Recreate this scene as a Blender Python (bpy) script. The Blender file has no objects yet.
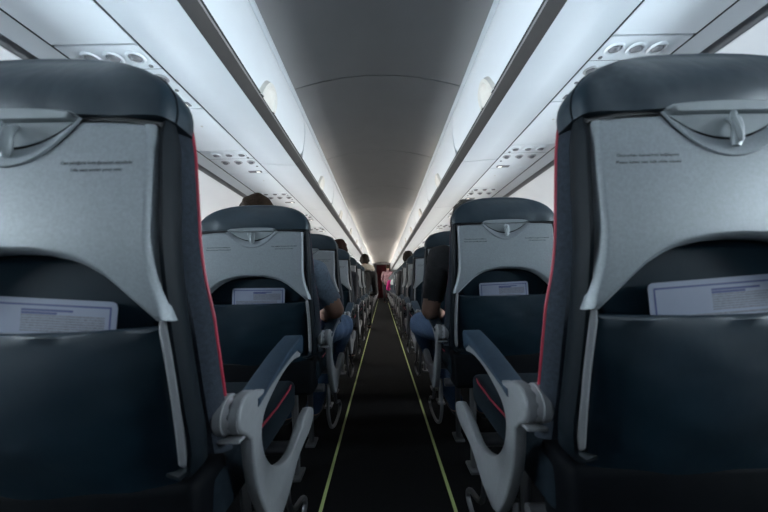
import bpy, bmesh, math, random
from mathutils import Vector, Matrix
random.seed(7)
C = bpy.context.scene.collection
S = bpy.context.scene
PI = math.pi

# ------------------------------------------------------------------ camera
CH = .83
yaw, pitch, roll = .0081, .0952, -.0246
fw = Vector((math.sin(yaw)*math.cos(pitch), math.cos(yaw)*math.cos(pitch), math.sin(pitch)))
cr, sr = math.cos(roll), math.sin(roll)
r0 = Vector((math.cos(yaw), -math.sin(yaw), 0))
u0 = r0.cross(fw)
right = r0*cr + u0*sr
up = -r0*sr + u0*cr
cam_data = bpy.data.cameras.new('camera')
cam = bpy.data.objects.new('camera', cam_data); C.objects.link(cam)
m3 = Matrix((right, up, -fw)).transposed()
cam.matrix_world = Matrix.Translation((0, 0, CH)) @ m3.to_4x4()
cam_data.sensor_width = 36
cam_data.lens = 299/768*36
cam_data.clip_start = .02
cam_data.dof.use_dof = True
cam_data.dof.focus_distance = 2.4
cam_data.dof.aperture_fstop = 4.0
S.camera = cam

# ------------------------------------------------------------------ light
S.view_settings.view_transform = 'Standard'
S.view_settings.look = 'None'
S.view_settings.gamma = 1
S.view_settings.exposure = 0.0
w = bpy.data.worlds.new('sky'); S.world = w; w.use_nodes = True
nt = w.node_tree
bg = nt.nodes['Background']
tc = nt.nodes.new('ShaderNodeTexCoord'); sx = nt.nodes.new('ShaderNodeSeparateXYZ')
rp = nt.nodes.new('ShaderNodeValToRGB')
rp.color_ramp.elements[0].color = (.75, .84, .95, 1); rp.color_ramp.elements[0].position = .45
rp.color_ramp.elements[1].color = (.30, .52, .9, 1); rp.color_ramp.elements[1].position = .8
mp = nt.nodes.new('ShaderNodeMath'); mp.operation = 'MULTIPLY_ADD'; mp.inputs[1].default_value = .5; mp.inputs[2].default_value = .5
nt.links.new(tc.outputs['Generated'], sx.inputs[0]); nt.links.new(sx.outputs[2], mp.inputs[0])
nt.links.new(mp.outputs[0], rp.inputs[0]); nt.links.new(rp.outputs[0], bg.inputs[0])
bg.inputs[1].default_value = 1.5
WIN_P, WIN_Y0, WIN_Z = .533, -2.62, 1.09
WIN_N = 36
WIN_POWER = 40.0
for s in (-1, 1):                       # daylight entering at each cabin window
    for k in range(WIN_N):
        L = bpy.data.lights.new('window_daylight', 'AREA'); L.shape = 'RECTANGLE'
        L.size = .24; L.size_y = .34
        y = WIN_Y0 + k*WIN_P
        L.energy = WIN_POWER * (1.1 if y < .3 else (.85 if y < 3 else (.75 if y < 7 else .5)))
        L.color = (.74, .89, 1.0) if y < 1.4 else ((.86, .94, 1.0) if y < 2.6 else (1.0, .96, .90))
        o = bpy.data.objects.new('window_daylight', L); C.objects.link(o)
        o.location = (s*1.80, y, WIN_Z)
        d = Vector((-s, 0, .12))
        o.rotation_euler = d.to_track_quat('-Z', 'Z').to_euler()
COVE_Y = [(-2.8, .5), (.5, 2.5), (2.5, 5), (5, 9), (9, 13), (13, 17.8)]
COVE_P = [.3, .35, 1.0, 7, 16, 24]
for s in (-1, 1):                       # cove lamps lying behind the ledge over the bins
    for (a, b), pw in zip(COVE_Y, COVE_P):
        L = bpy.data.lights.new('cove_lamp', 'AREA'); L.shape = 'RECTANGLE'
        L.size = .03; L.size_y = b-a
        L.energy = pw
        L.color = (.80, .90, 1.0) if a < 2 else (1.0, .90, .76)
        o = bpy.data.objects.new('cove_lamp', L); C.objects.link(o)
        o.location = (s*.575, (a+b)/2, 2.035)
        zax = -Vector((-s*.8, 0, .6)).normalized()
        yax = Vector((0, 1, 0)); xax = yax.cross(zax)
        o.rotation_euler = Matrix((xax, yax, zax)).transposed().to_euler()

# ------------------------------------------------------------------ materials
def mat(name, col, rough=.5, metal=0, noise=0, nscale=40, bump=0, bscale=60, coat=0, emit=None, estr=0, spec=None):
    m = bpy.data.materials.new(name); m.use_nodes = True
    n = m.node_tree.nodes; l = m.node_tree.links
    b = n['Principled BSDF']
    b.inputs['Base Color'].default_value = (*col, 1)
    b.inputs['Roughness'].default_value = rough
    b.inputs['Metallic'].default_value = metal
    if coat: b.inputs['Coat Weight'].default_value = coat
    if spec is not None: b.inputs['Specular IOR Level'].default_value = spec
    if emit: b.inputs['Emission Color'].default_value = (*emit, 1); b.inputs['Emission Strength'].default_value = estr
    t = n.new('ShaderNodeTexCoord')
    nz = n.new('ShaderNodeTexNoise'); nz.inputs['Scale'].default_value = nscale; nz.inputs['Detail'].default_value = 4
    l.new(t.outputs['Object'], nz.inputs['Vector'])
    r = n.new('ShaderNodeValToRGB')
    r.color_ramp.elements[0].position = .3; r.color_ramp.elements[1].position = .7
    r.color_ramp.elements[0].color = (*[c*(1-noise) for c in col], 1)
    r.color_ramp.elements[1].color = (*[min(1, c*(1+noise)) for c in col], 1)
    l.new(nz.outputs[0], r.inputs[0]); l.new(r.outputs[0], b.inputs['Base Color'])
    if bump:
        n2 = n.new('ShaderNodeTexNoise'); n2.inputs['Scale'].default_value = bscale; n2.inputs['Detail'].default_value = 3
        l.new(t.outputs['Object'], n2.inputs['Vector'])
        bp = n.new('ShaderNodeBump'); bp.inputs['Strength'].default_value = bump; bp.inputs['Distance'].default_value = .01
        l.new(n2.outputs[0], bp.inputs['Height']); l.new(bp.outputs[0], b.inputs['Normal'])
    return m
M = {}
M['leather'] = mat('navy_leather', (.0135, .024, .033), .42, noise=.12, nscale=14, bump=.55, bscale=11, spec=.32)
M['leather2'] = mat('dark_teal_leather', (.0036, .0125, .0205), .5, noise=.2, nscale=9, bump=.2, bscale=11, spec=.25)
M['rim'] = mat('black_leather_edge', (.0035, .006, .0085), .55, noise=.1, spec=.15)
M['fabric'] = mat('grey_fabric', (.015, .0195, .027), .85, noise=.25, nscale=160, bump=.15, bscale=400, spec=.2)
M['red'] = mat('red_piping', (.24, .006, .022), .5, noise=.1)
M['tray'] = mat('silver_plastic', (.172, .19, .205), .42, noise=.10, nscale=260, bump=.05, bscale=500)
M['tray2'] = mat('pale_grey_plastic', (.19, .21, .22), .38, noise=.04, nscale=60)
M['dark'] = mat('black_gap', (.004, .004, .005), .7)
M['print'] = mat('dark_print', (.006, .007, .009), .8)
M['armgrey'] = mat('armrest_grey_plastic', (.15, .153, .16), .45, noise=.06, nscale=80)
M['armpad'] = mat('armrest_pad', (.013, .027, .045), .55, noise=.1, nscale=90, bump=.1, bscale=300, spec=.2)
M['chrome'] = mat('brushed_metal', (.42, .42, .43), .3, metal=.35, noise=.05)
M['tube'] = mat('grey_tube', (.08, .08, .085), .4, metal=.3, noise=.05)
M['shroud'] = mat('black_shroud', (.0025, .003, .004), .6, noise=.2, spec=.05)
M['cushion'] = mat('dark_cushion_fabric', (.005, .009, .013), .85, noise=.25, nscale=180, bump=.15, bscale=350, spec=.1)
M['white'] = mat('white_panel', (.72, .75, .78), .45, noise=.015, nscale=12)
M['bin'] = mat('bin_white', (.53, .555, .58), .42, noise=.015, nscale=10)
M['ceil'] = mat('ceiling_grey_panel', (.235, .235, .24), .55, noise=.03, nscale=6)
M['ledge'] = mat('grey_blue_ledge', (.36, .39, .42), .45, noise=.02)
M['strip'] = mat('charcoal_strip', (.026, .026, .027), .4, noise=.05)
M['strip2'] = mat('grey_strip_edge', (.15, .15, .155), .4, noise=.05)
M['latch'] = mat('beige_latch', (.55, .53, .49), .45, noise=.03)
M['wall'] = mat('sidewall_panel', (.72, .72, .73), .5, noise=.02, nscale=8)
M['carpet'] = mat('dark_carpet', (.0035, .0035, .004), .95, noise=.35, nscale=220, bump=.3, bscale=400, spec=.1)
M['guide'] = mat('yellow_green_strip', (.30, .35, .13), .6, noise=.1, nscale=30)
M['shell'] = mat('fuselage_dark', (.02, .02, .022), .8)
M['card'] = mat('white_card', (.20, .215, .275), .4, noise=.02)
M['cardblue'] = mat('blue_ink', (.02, .03, .12), .5)
M['cardgrey'] = mat('grey_ink', (.13, .13, .15), .5, noise=.5, nscale=420)
M['nozzle'] = mat('grey_nozzle', (.16, .16, .17), .4, noise=.05)
M['lens'] = mat('lamp_lens', (.30, .31, .33), .15, noise=.05)
M['frame'] = mat('window_frame_plastic', (.66, .68, .70), .45, noise=.02)
M['curtain'] = mat('red_curtain', (.085, .005, .011), .8, noise=.3, nscale=5)
M['bulkhead'] = mat('bulkhead_grey', (.10, .10, .11), .6, noise=.05)
M['signlit'] = mat('lit_sign', (.8, .8, .75), .4, emit=(1, .95, .85), estr=1.2)
g = bpy.data.materials.new('window_acrylic'); g.use_nodes = True
n = g.node_tree.nodes; l = g.node_tree.links
for q in list(n):
    if q.type != 'OUTPUT_MATERIAL': n.remove(q)
ou = [q for q in n if q.type == 'OUTPUT_MATERIAL'][0]
tr = n.new('ShaderNodeBsdfTransparent'); gl = n.new('ShaderNodeBsdfGlossy'); gl.inputs['Roughness'].default_value = .05
mx = n.new('ShaderNodeMixShader'); fr = n.new('ShaderNodeFresnel'); fr.inputs[0].default_value = 1.3
l.new(fr.outputs[0], mx.inputs[0]); l.new(tr.outputs[0], mx.inputs[1]); l.new(gl.outputs[0], mx.inputs[2]); l.new(mx.outputs[0], ou.inputs[0])
M['glass'] = g

# ------------------------------------------------------------------ helpers
def obj(name, bm, m, parent=None, smooth=True, recalc=True):
    if recalc: bmesh.ops.recalc_face_normals(bm, faces=bm.faces)
    me = bpy.data.meshes.new(name); bm.to_mesh(me); bm.free()
    if smooth:
        for p in me.polygons: p.use_smooth = True
        try: me.set_sharp_from_angle(angle=math.radians(38))
        except Exception: pass
    me.materials.append(m if not isinstance(m, str) else M[m])
    o = bpy.data.objects.new(name, me); C.objects.link(o)
    if parent: o.parent = parent
    return o
def thing(name, label, cat, loc=(0, 0, 0), group=None):
    o = bpy.data.objects.new(name, None); C.objects.link(o); o.location = loc
    o.empty_display_size = .05
    return tag(o, label, cat, group)
def tag(o, label, cat, group=None):
    o['label'] = label; o['category'] = cat
    if group: o['group'] = group
    return o
def struct(name, bm, m, **k):
    o = obj(name, bm, m, **k); o['kind'] = 'structure'; return o
def copy_tree(o, parent=None):
    c = o.copy(); C.objects.link(c)
    if parent: c.parent = parent
    for ch in list(o.children): copy_tree(ch, c)
    return c
def box(bm, a, b, bev=0, seg=2):
    t = bmesh.new(); bmesh.ops.create_cube(t, size=1)
    for v in t.verts:
        v.co = Vector(((a[0]+b[0])/2+v.co.x*(b[0]-a[0]), (a[1]+b[1])/2+v.co.y*(b[1]-a[1]), (a[2]+b[2])/2+v.co.z*(b[2]-a[2])))
    if bev: bmesh.ops.bevel(t, geom=t.edges[:], offset=bev, segments=seg, profile=.5, affect='EDGES')
    merge(bm, t)
def merge(bm, t):
    me = bpy.data.meshes.new('t'); t.to_mesh(me); t.free(); bm.from_mesh(me); bpy.data.meshes.remove(me)
def tube(bm, pts, rad, seg=8, closed=False, sq=1.0, axis=None, caps=True):
    """sweep of a round (or flattened) section along pts; rad number or list"""
    pts = [Vector(p) for p in pts]; n = len(pts)
    rr = rad if isinstance(rad, (list, tuple)) else [rad]*n
    rings = []; pn = None
    for i, p in enumerate(pts):
        a = pts[(i-1) % n] if (closed or i > 0) else p
        b = pts[(i+1) % n] if (closed or i < n-1) else p
        t = (b-a).normalized()
        ref = Vector(axis) if axis else (pn if pn else (Vector((0, 0, 1)) if abs(t.z) < .9 else Vector((1, 0, 0))))
        s = t.cross(ref)
        if s.length < 1e-6: s = t.cross(Vector((0, 1, 0)))
        s.normalize(); q = s.cross(t).normalized(); pn = q
        ring = [bm.verts.new(p + (s*math.cos(2*PI*k/seg) + q*sq*math.sin(2*PI*k/seg))*rr[i]) for k in range(seg)]
        rings.append(ring)
    m = n if closed else n-1
    for i in range(m):
        A, B = rings[i], rings[(i+1) % n]
        for k in range(seg): bm.faces.new((A[k], A[(k+1) % seg], B[(k+1) % seg], B[k]))
    if not closed and caps:
        bm.faces.new(rings[0][::-1]); bm.faces.new(rings[-1])
def cyl(bm, p, d, r, h, seg=20, r2=None):
    d = Vector(d).normalized(); p = Vector(p)
    tube(bm, [p, p+d*h], [r, r if r2 is None else r2], seg)
def lathe(bm, prof, origin, axis, seg=24):
    """prof: list of (radius, height along axis)"""
    ax = Vector(axis).normalized(); o = Vector(origin)
    e = ax.orthogonal().normalized(); f = ax.cross(e)
    rings = [[bm.verts.new(o + ax*h + (e*math.cos(2*PI*k/seg)+f*math.sin(2*PI*k/seg))*max(r, 1e-5)) for k in range(seg)] for r, h in prof]
    for A, B in zip(rings, rings[1:]):
        for k in range(seg): bm.faces.new((A[k], A[(k+1) % seg], B[(k+1) % seg], B[k]))
    bm.faces.new(rings[0][::-1]); bm.faces.new(rings[-1])
def extrude_poly(bm, poly, fn, a, b, bev=0, seg=2):
    """poly: 2D list; fn(u,v,t)->3D; extruded from t=a to t=b"""
    t = bmesh.new()
    A = [t.verts.new(fn(u, v, a)) for u, v in poly]; B = [t.verts.new(fn(u, v, b)) for u, v in poly]
    n = len(poly)
    fa = t.faces.new(A); fb = t.faces.new(B[::-1])
    for i in range(n): t.faces.new((A[i], B[i], B[(i+1) % n], A[(i+1) % n]))
    bmesh.ops.recalc_face_normals(t, faces=t.faces)
    if bev:
        ed = [e for e in list(fa.edges)+list(fb.edges)]
        bmesh.ops.bevel(t, geom=ed, offset=bev, segments=seg, profile=.5, affect='EDGES')
    merge(bm, t)
def spline(pts, k=6):
    """Catmull-Rom through 2D/3D points"""
    P = [Vector(p) for p in pts]; out = []
    for i in range(len(P)-1):
        a = P[i-1] if i else P[i]*2-P[i+1]; b = P[i]; c = P[i+1]
        d = P[i+2] if i+2 < len(P) else c*2-b
        for j in range(k):
            t = j/k
            out.append(.5*((2*b)+(c-a)*t+(2*a-5*b+4*c-d)*t*t+(3*b-a-3*c+d)*t**3))
    out.append(P[-1]); return [tuple(v) for v in out]
def interp(tab, x):
    if x <= tab[0][0]: return tab[0][1]
    for (a, b), (c, d) in zip(tab, tab[1:]):
        if x <= c: return b+(d-b)*(x-a)/(c-a)
    return tab[-1][1]
def lean(z):
    return .33*max(0, .9-z)**1.3
def grid_slab(bm, grid, layers, mode='normal', bulge=None, ylean=lean, zc=.8, W=.21, H=.3):
    """grid[m][n] of (x,z); layers (y, inset) rear to front; first and last are capped"""
    m = len(grid); n = len(grid[0])
    ring = [(i, 0) for i in range(m)] + [(m-1, j) for j in range(1, n)] + [(i, n-1) for i in range(m-2, -1, -1)] + [(0, j) for j in range(n-2, 0, -1)]
    R = len(ring)
    pts = [Vector((*grid[i][j], 0)) for i, j in ring]
    area = sum(pts[i].x*pts[(i+1) % R].y-pts[(i+1) % R].x*pts[i].y for i in range(R))
    sg = 1 if area > 0 else -1
    nor = []
    for i in range(R):
        t = pts[(i+1) % R]-pts[i-1]
        v = Vector((t.y, -t.x, 0))*sg
        nor.append(v.normalized() if v.length > 1e-9 else Vector((0, 1, 0)))
    idx = {ij: k for k, ij in enumerate(ring)}
    def pos(i, j, y, a, cap):
        x, z = grid[i][j]
        if mode == 'scale':
            x *= 1-a/W; z = zc+(z-zc)*(1-a/H)
        elif (i, j) in idx:
            v = nor[idx[(i, j)]]; x -= v.x*a; z -= v.y*a
        yy = y+ylean(z)
        if cap and bulge: yy += bulge(x, z)
        return (x, yy, z)
    rings = []
    for li, (y, a) in enumerate(layers):
        cap = li == 0
        if li in (0, len(layers)-1):
            V = [[bm.verts.new(pos(i, j, y, a, cap)) for j in range(n)] for i in range(m)]
            for i in range(m-1):
                for j in range(n-1):
                    f = (V[i][j], V[i][j+1], V[i+1][j+1], V[i+1][j])
                    bm.faces.new(f if li == 0 else f[::-1])
            rings.append([V[i][j] for i, j in ring])
        else:
            rings.append([bm.verts.new(pos(i, j, y, a, False)) for i, j in ring])
    for A, B in zip(rings, rings[1:]):
        for k in range(R): bm.faces.new((A[k], A[(k+1) % R], B[(k+1) % R], B[k]))
def half_grid(half, n=21):
    return [[(wd*(-1+2*j/(n-1)), z) for j in range(n)] for wd, z in half]
def text_bm(s, width, h, cx, z, y, italic=0):
    cu = bpy.data.curves.new('t', 'FONT'); cu.body = s; cu.size = 1; cu.offset = .022
    o = bpy.data.objects.new('t', cu); C.objects.link(o)
    dg = bpy.context.evaluated_depsgraph_get(); dg.update()
    me = bpy.data.meshes.new_from_object(o.evaluated_get(dg))
    bm = bmesh.new(); bm.from_mesh(me)
    x0 = min(v.co.x for v in bm.verts); x1 = max(v.co.x for v in bm.verts)
    for v in bm.verts:
        x = (v.co.x-x0)/(x1-x0)-.5
        v.co = Vector((cx+x*width, y, z+v.co.y*h))
    bpy.data.objects.remove(o); bpy.data.curves.remove(cu); bpy.data.meshes.remove(me)
    return bm

# ------------------------------------------------------------------ setting
YB, YE = -3.0, 18.0
bm = bmesh.new(); box(bm, (-1.75, YB, -.03), (1.75, YE, 0)); struct('floor', bm, 'carpet', smooth=False)
for s, nm in ((-1, 'trim_1'), (1, 'trim_2')):
    bm = bmesh.new(); box(bm, (s*.2486-.006, .2, 0), (s*.2486+.006, YE-.02, .003)); o = struct(nm, bm, 'guide', smooth=False)

# ceiling panels with an open joint between them
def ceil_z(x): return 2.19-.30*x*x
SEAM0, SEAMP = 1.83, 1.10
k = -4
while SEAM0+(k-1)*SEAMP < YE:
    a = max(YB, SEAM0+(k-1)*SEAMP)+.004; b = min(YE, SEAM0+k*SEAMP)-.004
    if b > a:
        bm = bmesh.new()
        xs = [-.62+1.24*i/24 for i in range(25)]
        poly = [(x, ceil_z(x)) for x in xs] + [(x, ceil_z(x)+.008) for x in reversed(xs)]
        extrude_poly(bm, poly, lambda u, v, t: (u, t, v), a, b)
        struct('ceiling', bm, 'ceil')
    k += 1
# dark outer shell behind all joints
bm = bmesh.new()
prof = [(-1.78, 0), (-1.86, .5), (-1.86, .9), (-1.82, 1.25), (-1.68, 1.6), (-1.4, 1.95), (-.9, 2.2), (0, 2.32)]
prof = prof + [(-x, z) for x, z in reversed(prof[:-1])]
# only the crown of the shell: the sides stay open for the windows
crown = [p for p in prof if p[1] >= 1.6]
for (x0, z0), (x1, z1) in zip(crown, crown[1:]):
    bm.faces.new([bm.verts.new(c) for c in ((x0, YB, z0), (x1, YB, z1), (x1, YE, z1), (x0, YE, z0))])
struct('ceiling', bm, 'shell', recalc=False)
# side walls with window openings
def wall_x(z): return interp([(0, 1.62), (.4, 1.70), (.8, 1.72), (1.05, 1.70), (1.3, 1.62), (1.52, 1.45), (1.655, 1.246)], z)
WW, WH = .23, .33
for s, nm in ((-1, 'wall_left'), (1, 'wall_right')):
    bm = bmesh.new()
    zs = [0, .2, .4, .6, .8, WIN_Z-WH/2, WIN_Z, WIN_Z+WH/2, 1.35, 1.45, 1.52, 1.58, 1.655]
    ys = [YB]
    for k in range(WIN_N):
        y = WIN_Y0+k*WIN_P; ys += [y-WW/2, y+WW/2]
    ys.append(YE)
    V = [[bm.verts.new((s*wall_x(z), y, z)) for y in ys] for z in zs]
    for i in range(len(zs)-1):
        for j in range(len(ys)-1):
            if j % 2 == 1 and i in (5, 6): continue
            bm.faces.new((V[i][j], V[i][j+1], V[i+1][j+1], V[i+1][j]))
    struct(nm, bm, 'wall')
    # outer skin keeps daylight out except through the windows
    bm = bmesh.new()
    for i in range(len(zs)-1):
        for j in range(len(ys)-1):
            if j % 2 == 1 and i in (5, 6): continue
            q = [(s*(wall_x(zs[a])+.05), ys[b], zs[a]) for a, b in ((i, j), (i, j+1), (i+1, j+1), (i+1, j))]
            bm.faces.new([bm.verts.new(c) for c in q])
    q = [(s*1.296, YB, 1.655), (s*1.296, YE, 1.655), (s*1.68, YE, 1.6), (s*1.68, YB, 1.6)]
    bm.faces.new([bm.verts.new(c) for c in q])
    struct(nm, bm, 'shell')
wn = 0
for s in (-1, 1):
    for k in range(2, 22):
        wn += 1
        y = WIN_Y0+k*WIN_P
        t = bpy.data.objects.new('window_%d' % wn, None); C.objects.link(t); t.location = (s*1.69, y, WIN_Z); t['kind'] = 'structure'
        bm = bmesh.new()
        def ringpts(a, b, x):
            out = []
            for i in range(24):
                th = 2*PI*i/24; c, d = math.cos(th), math.sin(th)
                e = .5
                py = a*math.copysign(abs(c)**e, c); pz = b*math.copysign(abs(d)**e, d)
                out.append((x+s*(wall_x(WIN_Z+pz)-1.69), py, pz))
            return out
        R = [ringpts(.135, .185, -s*.004), ringpts(.128, .178, -s*.012), ringpts(.105, .150, -s*.002), ringpts(.100, .145, s*.05), ringpts(.128, .178, s*.052)]
        RV = [[bm.verts.new(p) for p in r] for r in R]
        for A, B in zip(RV, RV[1:]):
            for i in range(24): bm.faces.new((A[i], A[(i+1) % 24], B[(i+1) % 24], B[i]))
        o = obj('window_frame', bm, 'frame', t); o['kind'] = 'structure'
        bm = bmesh.new(); bm.faces.new([bm.verts.new(p) for p in ringpts(.101, .146, s*.045)])
        o = obj('window_pane', bm, 'glass', t); o['kind'] = 'structure'
# end walls
bm = bmesh.new(); box(bm, (-1.75, YE, 0), (1.75, YE+.04, 2.3)); struct('wall_front', bm, 'bulkhead', smooth=False)
bm = bmesh.new(); box(bm, (-1.75, YB-.04, 0), (1.75, YB, 2.3)); struct('wall_back', bm, 'bulkhead', smooth=False)
# trim between service panels and side walls, with its dark slot
for s, nm in ((-1, 'trim_3'), (1, 'trim_4')):
    bm = bmesh.new()
    extrude_poly(bm, [(s*1.096, 1.655), (s*1.185, 1.648), (s*1.19, 1.665), (s*1.096, 1.672)], lambda u, v, t: (u, t, v), YB, YE)
    struct(nm, bm, 'bin', smooth=False)
for s, nm in ((-1, 'trim_5'), (1, 'trim_6')):
    bm = bmesh.new()
    extrude_poly(bm, [(s*1.188, 1.668), (s*1.247, 1.650), (s*1.262, 1.672), (s*1.188, 1.69)], lambda u, v, t: (u, t, v), YB, YE)
    struct(nm, bm, 'strip2', smooth=False)
# dark strips added in the joints beside the service panels, painting their shade
for nm, s, xa, xb in (('trim_9', -1, .7945, .8025), ('trim_10', 1, .7945, .8025), ('trim_11', -1, 1.0905, 1.0955), ('trim_12', 1, 1.0905, 1.0955)):
    bm = bmesh.new(); box(bm, (min(s*xa, s*xb), YB, 1.6545), (max(s*xa, s*xb), YE, 1.668)); struct(nm, bm, 'shell', smooth=False)
# cove ledge
for s, nm in ((-1, 'trim_7'), (1, 'trim_8')):
    bm = bmesh.new()
    extrude_poly(bm, [(s*.515, 1.992), (s*.506, 2.0), (s*.503, 2.014), (s*.508, 2.032), (s*.516, 2.034), (s*.519, 2.018), (s*.66, 2.012), (s*.66, 1.995)],
                 lambda u, v, t: (u, t, v), YB, YE)
    struct(nm, bm, 'ledge')

# ------------------------------------------------------------------ overhead bins
BIN0, BINP = .73, 1.21
ORD = ['nearest', 'second', 'third', 'fourth', 'fifth', 'sixth', 'seventh', 'eighth', 'ninth', 'tenth', 'eleventh', 'twelfth', 'thirteenth', 'fourteenth',
       'fifteenth', 'sixteenth', 'seventeenth', 'eighteenth', 'nineteenth', 'twentieth', 'twenty-first', 'twenty-second', 'twenty-third', 'twenty-fourth']
def make_bin(s):
    t = thing('overhead_bin', '', 'overhead bin', (0, 0, 0), 'overhead bins along the cabin')
    L = BINP; e = .004
    P = lambda u, v, y: (s*u, y, v)
    bm = bmesh.new()   # underside and back as one folded shell
    extrude_poly(bm, [(.5585, 1.640), (.69, 1.6455), (.694, 1.648), (.794, 1.653), (.794, 1.97), (.64, 1.975), (.64, 1.96), (.78, 1.95), (.78, 1.668), (.60, 1.656)], P, e, L-e, .002, 1)
    obj('bin_body', bm, 'bin', t)
    bm = bmesh.new()   # convex door with rounded lower corners
    dp = spline([(.530, 1.683), (.512, 1.74), (.502, 1.82), (.500, 1.90), (.507, 1.96), (.516, 1.99)], 4)
    grid = []
    ny = 28
    for i, (x, z) in enumerate(dp):
        row = []
        for j in range(ny+1):
            v = j/ny
            # ease in the ends so the door corners are rounded
            yy = e+.002+(L-2*e-.004)*v
            dz = min(yy-e, L-e-yy)
            cut = max(0, .07-(z-1.683))
            ins = .07-math.sqrt(max(0, .07**2-cut**2)) if cut > 0 else 0
            yy = e+.002+ins+(L-2*e-.004-2*ins)*v
            row.append((x, yy, z))
        grid.append(row)
    V = [[bm.verts.new((s*x, y, z)) for x, y, z in r] for r in grid]
    for i in range(len(V)-1):
        for j in range(ny): bm.faces.new((V[i][j], V[i][j+1], V[i+1][j+1], V[i+1][j]))
    bmesh.ops.recalc_face_normals(bm, faces=bm.faces)
    r = bmesh.ops.solidify(bm, geom=bm.faces[:], thickness=.012)
    for v in bm.verts:      # thickness grows outboard only
        pass
    obj('bin_door', bm, 'bin', t)
    bm = bmesh.new()   # charcoal handle strip on the lower inboard edge
    extrude_poly(bm, [(.558, 1.641), (.5235, 1.676), (.545, 1.690), (.575, 1.660)], P, 0, L, .0015, 1)
    st = obj('handle_strip', bm, 'strip', t)
    bm = bmesh.new()
    extrude_poly(bm, [(.5225, 1.675), (.519, 1.680), (.528, 1.688), (.533, 1.684)], P, 0, L)
    obj('strip_edge', bm, 'strip2', st)
    bm = bmesh.new()
    extrude_poly(bm, [(.5192, 1.6803), (.5172, 1.690), (.527, 1.693), (.530, 1.685)], P, 0, L)
    obj('strip_groove', bm, 'dark', st)
    bm = bmesh.new()   # half-round latch cover standing on the strip
    prof = []
    for i in range(13):
        th = PI*i/12
        prof.append((L/2+.088*math.cos(th), .105*math.sin(th)))
    def onface(y, h, d):
        z = 1.684+h
        x = interp([(1.683, .530), (1.74, .512), (1.82, .502)], z)
        return (s*(x-d), y, z)
    A = [bm.verts.new(onface(y, h, .001)) for y, h in prof]; B = [bm.verts.new(onface(L/2+(y-L/2)*.9, h*.9, .018)) for y, h in prof]
    D = [bm.verts.new(onface(L/2+(y-L/2)*.70, h*.74, .020)) for y, h in prof]; E = [bm.verts.new(onface(L/2+(y-L/2)*.62, h*.66, .012)) for y, h in prof]
    for a, b in ((A, B), (B, D), (D, E)):
        for i in range(12): bm.faces.new((a[i], a[i+1], b[i+1], b[i]))
    bm.faces.new(E)
    obj('latch', bm, 'latch', t)
    return t
for s, side in ((-1, 'left'), (1, 'right')):
    proto = make_bin(s)
    ys = [BIN0+BINP*k for k in range(-3, 15)]
    first = True
    for k, y in enumerate(ys):
        if y+BINP > YE: break
        t = proto if first else copy_tree(proto)
        first = False
        t.location = (0, y, 0)
        if k < 3: t['label'] = 'white overhead bin above the %s seats, %s behind the viewer' % (side, ORD[2-k])
        elif k == 3: t['label'] = 'white overhead bin nearest the viewer on the %s, its latch largest' % side
        else: t['label'] = '%s white overhead bin from the viewer along the %s of the aisle' % (ORD[k-3], side)

# ------------------------------------------------------------------ passenger service panels
PSU0, PSUP = .94, .80
def make_psu(s):
    t = thing('service_panel', '', 'service panel', (0, 0, 0), 'passenger service panels')
    bm = bmesh.new(); zb = 1.655
    box(bm, (min(s*.803, s*1.09), .003, zb), (max(s*.803, s*1.09), .365, zb+.016), .0025, 1)
    obj('light_panel', bm, 'white', t)
    bm = bmesh.new()
    box(bm, (min(s*.803, s*1.09), .371, zb), (max(s*.803, s*1.09), PSUP-.003, zb+.016), .0025, 1)
    obj('filler_panel', bm, 'white', t)
    for i in range(3):      # reading lights
        bm = bmesh.new()
        p = (s*(.855+.078*i), .055, zb)
        lathe(bm, [(.031, .002), (.031, -.002), (.028, -.006), (.023, -.006), (.021, -.001), (.020, .004)], p, (0, 0, 1), 24)
        rl = obj('reading_light', bm, 'white', t)
        bm = bmesh.new()
        q = Vector(p)+Vector((0, .002, -.004))
        lathe(bm, [(.019, .006), (.0185, 0), (.014, -.006), (.006, -.008), (.0, -.0085)], q, (0, -.35, 1), 20)
        obj('lamp_lens', bm, 'nozzle', rl)
    for i in range(3):      # air nozzles
        bm = bmesh.new()
        p = (s*(.845+.083*i), .165, zb)
        lathe(bm, [(.026, .002), (.026, -.002), (.023, -.005), (.019, -.005), (.017, 0)], p, (0, 0, 1), 24)
        an = obj('air_nozzle', bm, 'chrome', t)
        bm = bmesh.new()
        lathe(bm, [(.0165, .003), (.0155, -.009), (.011, -.013), (.007, -.012), (.005, -.004), (0, -.004)], p, (0, 0, 1), 20)
        obj('nozzle_cone', bm, 'nozzle', an)
    for yy in (.098, .237):
        bm = bmesh.new(); lathe(bm, [(.0075, .002), (.0075, -.002), (.005, -.004), (0, -.004)], (s*.835, yy, zb), (0, 0, 1), 14)
        obj('call_button', bm, 'nozzle', t)
    bm = bmesh.new(); box(bm, (min(s*.84, s*.93), .315, zb-.005), (max(s*.84, s*.93), .345, zb+.001), .002, 1)
    sg = obj('sign', bm, 'nozzle', t)
    bm = bmesh.new(); box(bm, (min(s*.852, s*.875), .321, zb-.0056), (max(s*.852, s*.875), .339, zb-.0048))
    obj('sign_light', bm, 'signlit', sg, smooth=False)
    bm = bmesh.new(); cyl(bm, (s*.90, .52, zb-.001), (0, 0, 1), .006, .002, 12)
    obj('screw_cover', bm, 'latch', t)
    bm = bmesh.new(); box(bm, (min(s*.803, s*1.09), .112, zb-.0006), (max(s*.803, s*1.09), .1135, zb+.0004))
    obj('panel_joint', bm, 'strip', t, smooth=False)
    return t
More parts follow.
